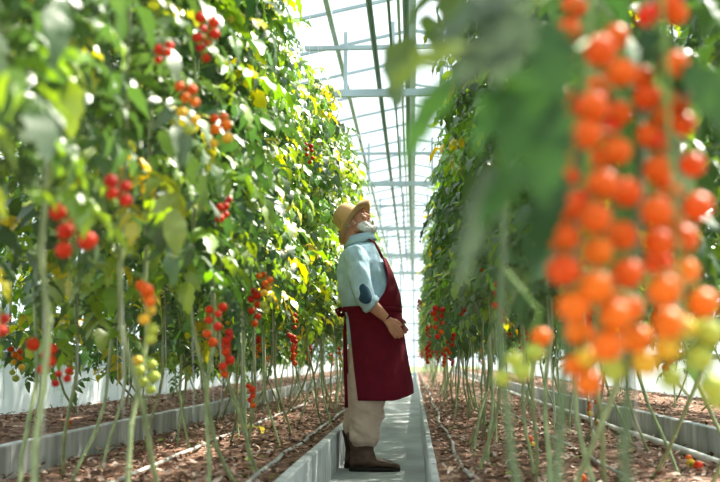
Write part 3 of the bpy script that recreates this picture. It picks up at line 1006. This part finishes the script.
# eyes, brows, hair, beard
for s in (-1, 1):
    e = MB(); e.sphere(hp(.079, s * .031, .006), .0118, 12, 8)
    eo = e.build('eye', M['eye'], man)
    e = MB(); e.sphere(hp(.0862, s * .031, .009), .0062, 10, 6); e.build('iris', M['iris'], eo)
    e = MB(); e.tube([hp(.090, s * .05, .028), hp(.103, s * .032, .036), hp(.104, s * .014, .032)], [.003, .0048, .004], n=7)
    tag(e.build('eyebrow', M['brow'], man), 'bushy grey eyebrow')
h = MB()
h.sphere(hp(-.036, 0, .01), (.058, .070, .060), 18, 12, rot=HR)
h.tube([hp(-.07, -.04, -.04), hp(-.075, 0, -.05), hp(-.07, .04, -.04)], [.018, .02, .018], n=10)
for s in (-1, 1): h.tube([hp(-.012, s * .074, .035), hp(-.004, s * .075, .0), hp(.006, s * .071, -.03)], [.008, .008, .009], n=8)
remesh('hair', h, M['hair'], man, .006, 2)
h = MB()
h.tube([hp(.008, -.066, -.045), hp(.03, -.058, -.076), hp(.062, -.040, -.105), hp(.086, 0, -.115), hp(.062, .040, -.105), hp(.03, .058, -.076), hp(.008, .066, -.045)], [.016, .026, .030, .028, .030, .026, .016], n=12)
for s in (-1, 1): h.sphere(hp(.045, s * .05, -.066), (.036, .019, .034), 12, 8, rot=HR)
h.sphere(hp(.070, 0, -.118), (.034, .042, .030), 14, 10, rot=HR)
h.tube([hp(.080, -.042, -.080), hp(.1, -.022, -.060), hp(.108, 0, -.054), hp(.1, .022, -.06), hp(.08, .042, -.08)], [.010, .012, .012, .012, .010], n=10)
remesh('beard', h, M['hair'], man, .005, 2, disp=lambda c: .004 * noise.noise(c * 70))

# straw hat: a lathe about its own tilted axis, pushed back on the head
hat = MB()
prof = [(.0, .150), (.035, .149), (.062, .143), (.080, .128), (.089, .10), (.096, .06), (.101, .02), (.106, .004), (.118, -.003), (.140, -.004), (.160, .000), (.174, .006),
        (.1755, .003), (.160, -.005), (.140, -.009), (.118, -.009), (.102, -.003), (.097, .02), (.092, .06), (.085, .10), (.076, .124), (.058, .138), (.0, .144)]
rings = []
for r_, z_ in prof:
    rings.append([Vector((max(r_, .0005) * math.cos(2 * PI * k / 40) * (1.0 if r_ > .12 else 1.0), max(r_, .0005) * .95 * math.sin(2 * PI * k / 40), z_ - (.004 * math.sin(2 * PI * k / 40) ** 2 if r_ > .11 else 0) - (.02 * math.exp(-(r_ / .04) ** 2)))) for k in range(40)])
hat.loft(rings, caps=False)
ho = hat.build('straw_hat', M['straw'], man, loc=(F(355.5), 0.0, Z(222.5)))
ho.rotation_euler = Matrix(((1, 0, 0), (0, 1, 0), (0, 0, 1))).to_euler()
ho.rotation_euler = (R(-15), R(-57), 0)
hb = MB(); hb.loft([[Vector((r_ * math.cos(2 * PI * k / 40), r_ * .95 * math.sin(2 * PI * k / 40), z_)) for k in range(40)] for r_, z_ in ((.1025, .012), (.1035, .013), (.0995, .040), (.0985, .040))], caps=False)
hb.build('hat_band', mat('straw_band', (.55, .36, .17), .7), ho)

# shirt: torso and baggy sleeves as one cloth surface
TORSO = [(1.492, -.135, .030, .075), (1.472, -.148, .044, .105), (1.445, -.168, .058, .155), (1.41, -.182, .080, .188), (1.36, -.194, .108, .205), (1.30, -.203, .135, .212), (1.24, -.205, .158, .212), (1.17, -.198, .183, .21),
         (1.10, -.180, .198, .207), (1.03, -.155, .203, .203), (.97, -.135, .203, .200), (.90, -.128, .20, .196), (.84, -.125, .185, .192)]
s_ = MB()
s_.loft([oval(z, a_, c_, w_, tilt=(.22 if z > 1.44 else 0)) for z, a_, c_, w_ in reversed(TORSO)])
for s in (-1, 1):
    el, wr, sh = EL[s], WR[s], SH[s]
    cuff = el.lerp(wr, .30)
    s_.tube([sh + Vector((.0, -s * .07, .02)), sh, sh.lerp(el, .3), sh.lerp(el, .6), el, el.lerp(cuff, .5), cuff], [.06, .082, .080, .073, .067, .061, .059], n=18)


def folds(c):
    v = .011 * noise.noise(Vector((c.x * 9 + c.z * 6, c.y * 9, c.z * 9 - c.x * 7))) + .006 * noise.noise(Vector((c.x * 24, c.y * 20, c.z * 16 + c.x * 14)))
    return v


shirt = remesh('shirt', s_, M['shirt'], man, .0075, 3, disp=folds)
for s in (-1, 1):                          # rolled cuffs, elbow patches
    el, wr = EL[s], WR[s]; c0, c1 = el.lerp(wr, .22), el.lerp(wr, .42)
    c = MB(); c.tube([c0, c0.lerp(c1, .15), c0.lerp(c1, .85), c1], [.060, .066, .064, .055], n=20)
    tag(c.build('cuff', M['shirt'], shirt), 'rolled pale blue cuff')
    ax = (el - SH[s]).normalized(); out = Vector((.12, s * 1.0, .0)); out = (out - ax * out.dot(ax)).normalized(); tn = ax.cross(out)
    rings = []
    cc = el - ax * .008 + Vector((.004, 0, .0))
    pm = MB()
    for i in range(6):
        rr_ = i / 5
        rings.append([cc + ax * (.072 * rr_ * math.cos(2 * PI * k / 28)) + tn * (.046 * rr_ * math.sin(2 * PI * k / 28)) + out * (.0790 - .0085 * rr_ ** 2 - (.0105 if i == 5 else 0) - .1 * (rr_ * math.sin(2 * PI * k / 28) * .040) ** 2 / .0085) for k in range(28)])
    pm.loft(rings, caps=False)
    tag(pm.build('elbow_patch', M['patch'], shirt), 'navy oval elbow patch')
col = MB()
col.loft([oval(z, a_, c_, w_, tilt=t_, n=36) for z, a_, c_, w_, t_ in ((1.478, -.134, .032, .076, .25), (1.505, -.134, .030, .073, .25), (1.538, -.136, .028, .072, .22), (1.540, -.141, .034, .077, .22), (1.505, -.150, .046, .088, .25), (1.478, -.162, .062, .103, .28), (1.478, -.158, .058, .099, .28))], caps=False)
col.build('collar', M['shirt'], shirt)
mb = MB(); mb.box(-.128, -.104, -.187, -.05, .80, .97)
tl = MB(); tl.loft([oval(z, a_, c_, w_) for z, a_, c_, w_ in ((.98, -.145, .17, .203), (.88, -.134, .15, .199), (.82, -.128, .12, .194), (.815, -.124, .12, .19))], caps=False)
tag(tl.build('shirt_tail', M['shirt'], shirt), 'pale shirt tail below the apron tie')

# trousers: waist and two baggy legs
t_ = MB()
t_.loft([oval(z, a_, c_, w_) for z, a_, c_, w_ in ((.74, -.118, .15, .18), (.82, -.125, .165, .186), (.92, -.125, .18, .188), (1.0, -.13, .185, .188))])
for s, dx in LEGS:
    t_.loft([oval(z, a_ + dx, c_ + dx, w_, yc=s) for z, a_, c_, w_ in ((.165, -.098, .058, .074), (.195, -.114, .074, .088), (.24, -.116, .088, .096), (.34, -.112, .104, .098), (.48, -.108, .126, .099), (.62, -.110, .142, .100), (.78, -.115, .15, .098))])


def tfold(c):
    k = max(0, 1 - max(0, c.z - .18) / .35)
    return (.010 + .010 * k) * noise.noise(Vector((c.x * 9 + 3, c.y * 9, c.z * 13 + c.x * 9))) + .007 * k * noise.noise(Vector((c.x * 10, c.y * 10, c.z * 34 + c.x * 16)))


remesh('trousers', t_, M['trousers'], man, .0075, 3, disp=tfold)

# boots
for s, dx in LEGS:
    y = s; bt = MB()
    sec = [(-.112, .035, .062, .040), (-.105, .05, .095, .046), (-.06, .05, .13, .052), (0, .047, .115, .053), (.05, .043, .088, .055), (.11, .036, .064, .056), (.16, .030, .058, .053), (.195, .028, .050, .044), (.210, .026, .040, .028)]
    rings = []
    for f, zc, zt, hw in sec:
        ring = []
        for k in range(20):
            t = 2 * PI * k / 20
            zz = .022 + (zt - .022) * (0.5 + .5 * math.sin(t)) if True else 0
            ring.append(Vector((f + dx, y + hw * sgnpow(math.cos(t), .8), zz)))
        rings.append(ring)
    bt.loft(rings)
    bt.loft([oval(z, a_ + dx, c_ + dx, w_, yc=y, p=2.1) for z, a_, c_, w_ in ((.05, -.11, .06, .048), (.09, -.108, .055, .050), (.13, -.108, .042, .053), (.18, -.118, .048, .062), (.235, -.132, .058, .070), (.25, -.134, .060, .071))])
    bo = remesh('boot', bt, M['boot'], man, .006, 3, disp=lambda c: .004 * noise.noise(Vector((c.x * 20, c.y * 14, c.z * 26))) * (1 if c.z > .06 else .2))
    so = MB(); N_ = 28
    def outline(z, grow):
        o_ = []
        for k in range(N_):
            t = 2 * PI * k / N_
            f = .048 + (.163 + grow) * math.cos(t)
            hw = (.052 if f > .03 else .046) - (.010 if -.04 < f < .04 else 0)
            o_.append(Vector((f + dx, y + (hw + grow) * sgnpow(math.sin(t), .8), z)))
        return o_
    so.loft([outline(.0, .0), outline(.012, .003), outline(.026, .002)])
    so.build('sole', M['sole'], bo)

# apron: skirt wrapped round the hips and a bib over the chest, cloth of real thickness
def apron_pt(z, phi):
    """phi 0 = front, + towards the far side, - towards the camera"""
    tab = [(.44, -.13, .292, .236), (.55, -.135, .288, .234), (.70, -.14, .262, .228), (.85, -.145, .240, .216), (.97, -.152, .226, .218), (1.06, -.172, .219, .222), (1.14, -.18, .208, .222), (1.22, -.19, .184, .222), (1.30, -.19, .154, .218), (1.40, -.17, .106, .195)]
    for i in range(len(tab) - 1):
        if tab[i][0] <= z <= tab[i + 1][0]:
            k = (z - tab[i][0]) / (tab[i + 1][0] - tab[i][0]); break
    else: k = 0; i = 0 if z < .5 else len(tab) - 2
    fb, ff, b_ = [tab[i][j] + (tab[i + 1][j] - tab[i][j]) * k for j in (1, 2, 3)]
    cf = (fb + ff) / 2; a = (ff - fb) / 2; p = 2.3
    low = max(0, (1.0 - z) / .55)
    rip = 1 + .030 * low * math.sin(phi * 5.2 + 1.0 + z * 2) + .014 * low * math.sin(phi * 11 + 2)
    return Vector((cf + a * rip * sgnpow(math.cos(phi), 2 / p), b_ * rip * sgnpow(math.sin(phi), 2 / p), z))


ap = MB()
rows = []; NS = 56
zs = [.0 + i / 34 for i in range(35)]
for t in zs:                               # skirt
    ring = []
    for k in range(NS + 1):
        u = k / NS * 2 - 1
        phi = u * (2.47 - .27 * (1 - t))
        zb = .50 - .048 * min(1, abs(phi) / 1.2)       # hem hangs lower at the sides
        ring.append(apron_pt(zb + (1.055 - zb) * t, phi))
    rows.append(ring)
ap.loft(rows, closed=False, caps=False)
rows = []
for i in range(22):                        # bib
    t = i / 21; z = 1.05 + (1.375 - 1.05) * t
    wdt = .62 + .95 * (1 - t) ** 2.0
    rows.append([apron_pt(z, (k / 24 * 2 - 1) * wdt) + Vector((.004, 0, 0)) for k in range(25)])
ap.loft(rows, closed=False, caps=False)
ao = ap.build('apron', M['apron'], man)
sm = ao.modifiers.new('thick', 'SOLIDIFY'); sm.thickness = .005; sm.offset = 1
# waistband, ties at the back and neck straps
wb = MB(); rows = []
for z in (1.020, 1.055): rows.append([apron_pt(z, (k / 60 * 2 - 1) * 2.9) * 1.0 + Vector((0, 0, 0)) for k in range(61)])
wb.loft(rows, closed=False, caps=False)
wo = wb.build('waistband', M['apron'], ao); sm = wo.modifiers.new('thick', 'SOLIDIFY'); sm.thickness = .008; sm.offset = 1


def ribbon(mb, pts, w, nrm):
    nrm = Vector(nrm); rows = []
    for i, p in enumerate(pts):
        t = (Vector(pts[min(i + 1, len(pts) - 1)]) - Vector(pts[max(0, i - 1)])).normalized()
        sd2 = t.cross(nrm).normalized() * w * .5; n2 = sd2.cross(t).normalized() * .002
        p = Vector(p); rows.append([p - sd2 - n2, p + sd2 - n2, p + sd2 + n2, p - sd2 + n2])
    mb.loft(rows)


tie = MB()
ribbon(tie, [(-.135, -.02, 1.03), (-.175, -.05, 1.05), (-.205, -.09, 1.035), (-.185, -.07, 1.0), (-.14, -.03, 1.02)], .022, (0, 1, .3))
ribbon(tie, [(-.135, .02, 1.03), (-.175, .06, 1.05), (-.2, .1, 1.03), (-.18, .07, 1.0), (-.14, .03, 1.02)], .022, (0, 1, .3))
ribbon(tie, [(-.138, -.03, 1.02), (-.150, -.04, .9), (-.146, -.045, .7), (-.140, -.05, .5), (-.136, -.05, .40)], .022, (0, 1, 0))
ribbon(tie, [(-.138, .03, 1.02), (-.152, .03, .9), (-.148, .03, .75), (-.142, .03, .62)], .022, (0, 1, 0))
tie.sphere((-.145, 0, 1.03), (.016, .024, .02), 10, 7)
tie.build('apron_tie', M['apron'], ao)
for s in (-1, 1):
    st_ = MB()
    ribbon(st_, [apron_pt(1.37, s * .58) + Vector((.004, 0, 0)), Vector((.076, s * .095, 1.43)), Vector((.050, s * .086, 1.478)), Vector((.015, s * .086, 1.50)), Vector((-.06, s * .086, 1.49)), Vector((-.13, s * .05, 1.475)), Vector((-.15, 0, 1.47))], .020, (0, s * .5, 1))
    st_.build('neck_strap', M['apron'], ao)
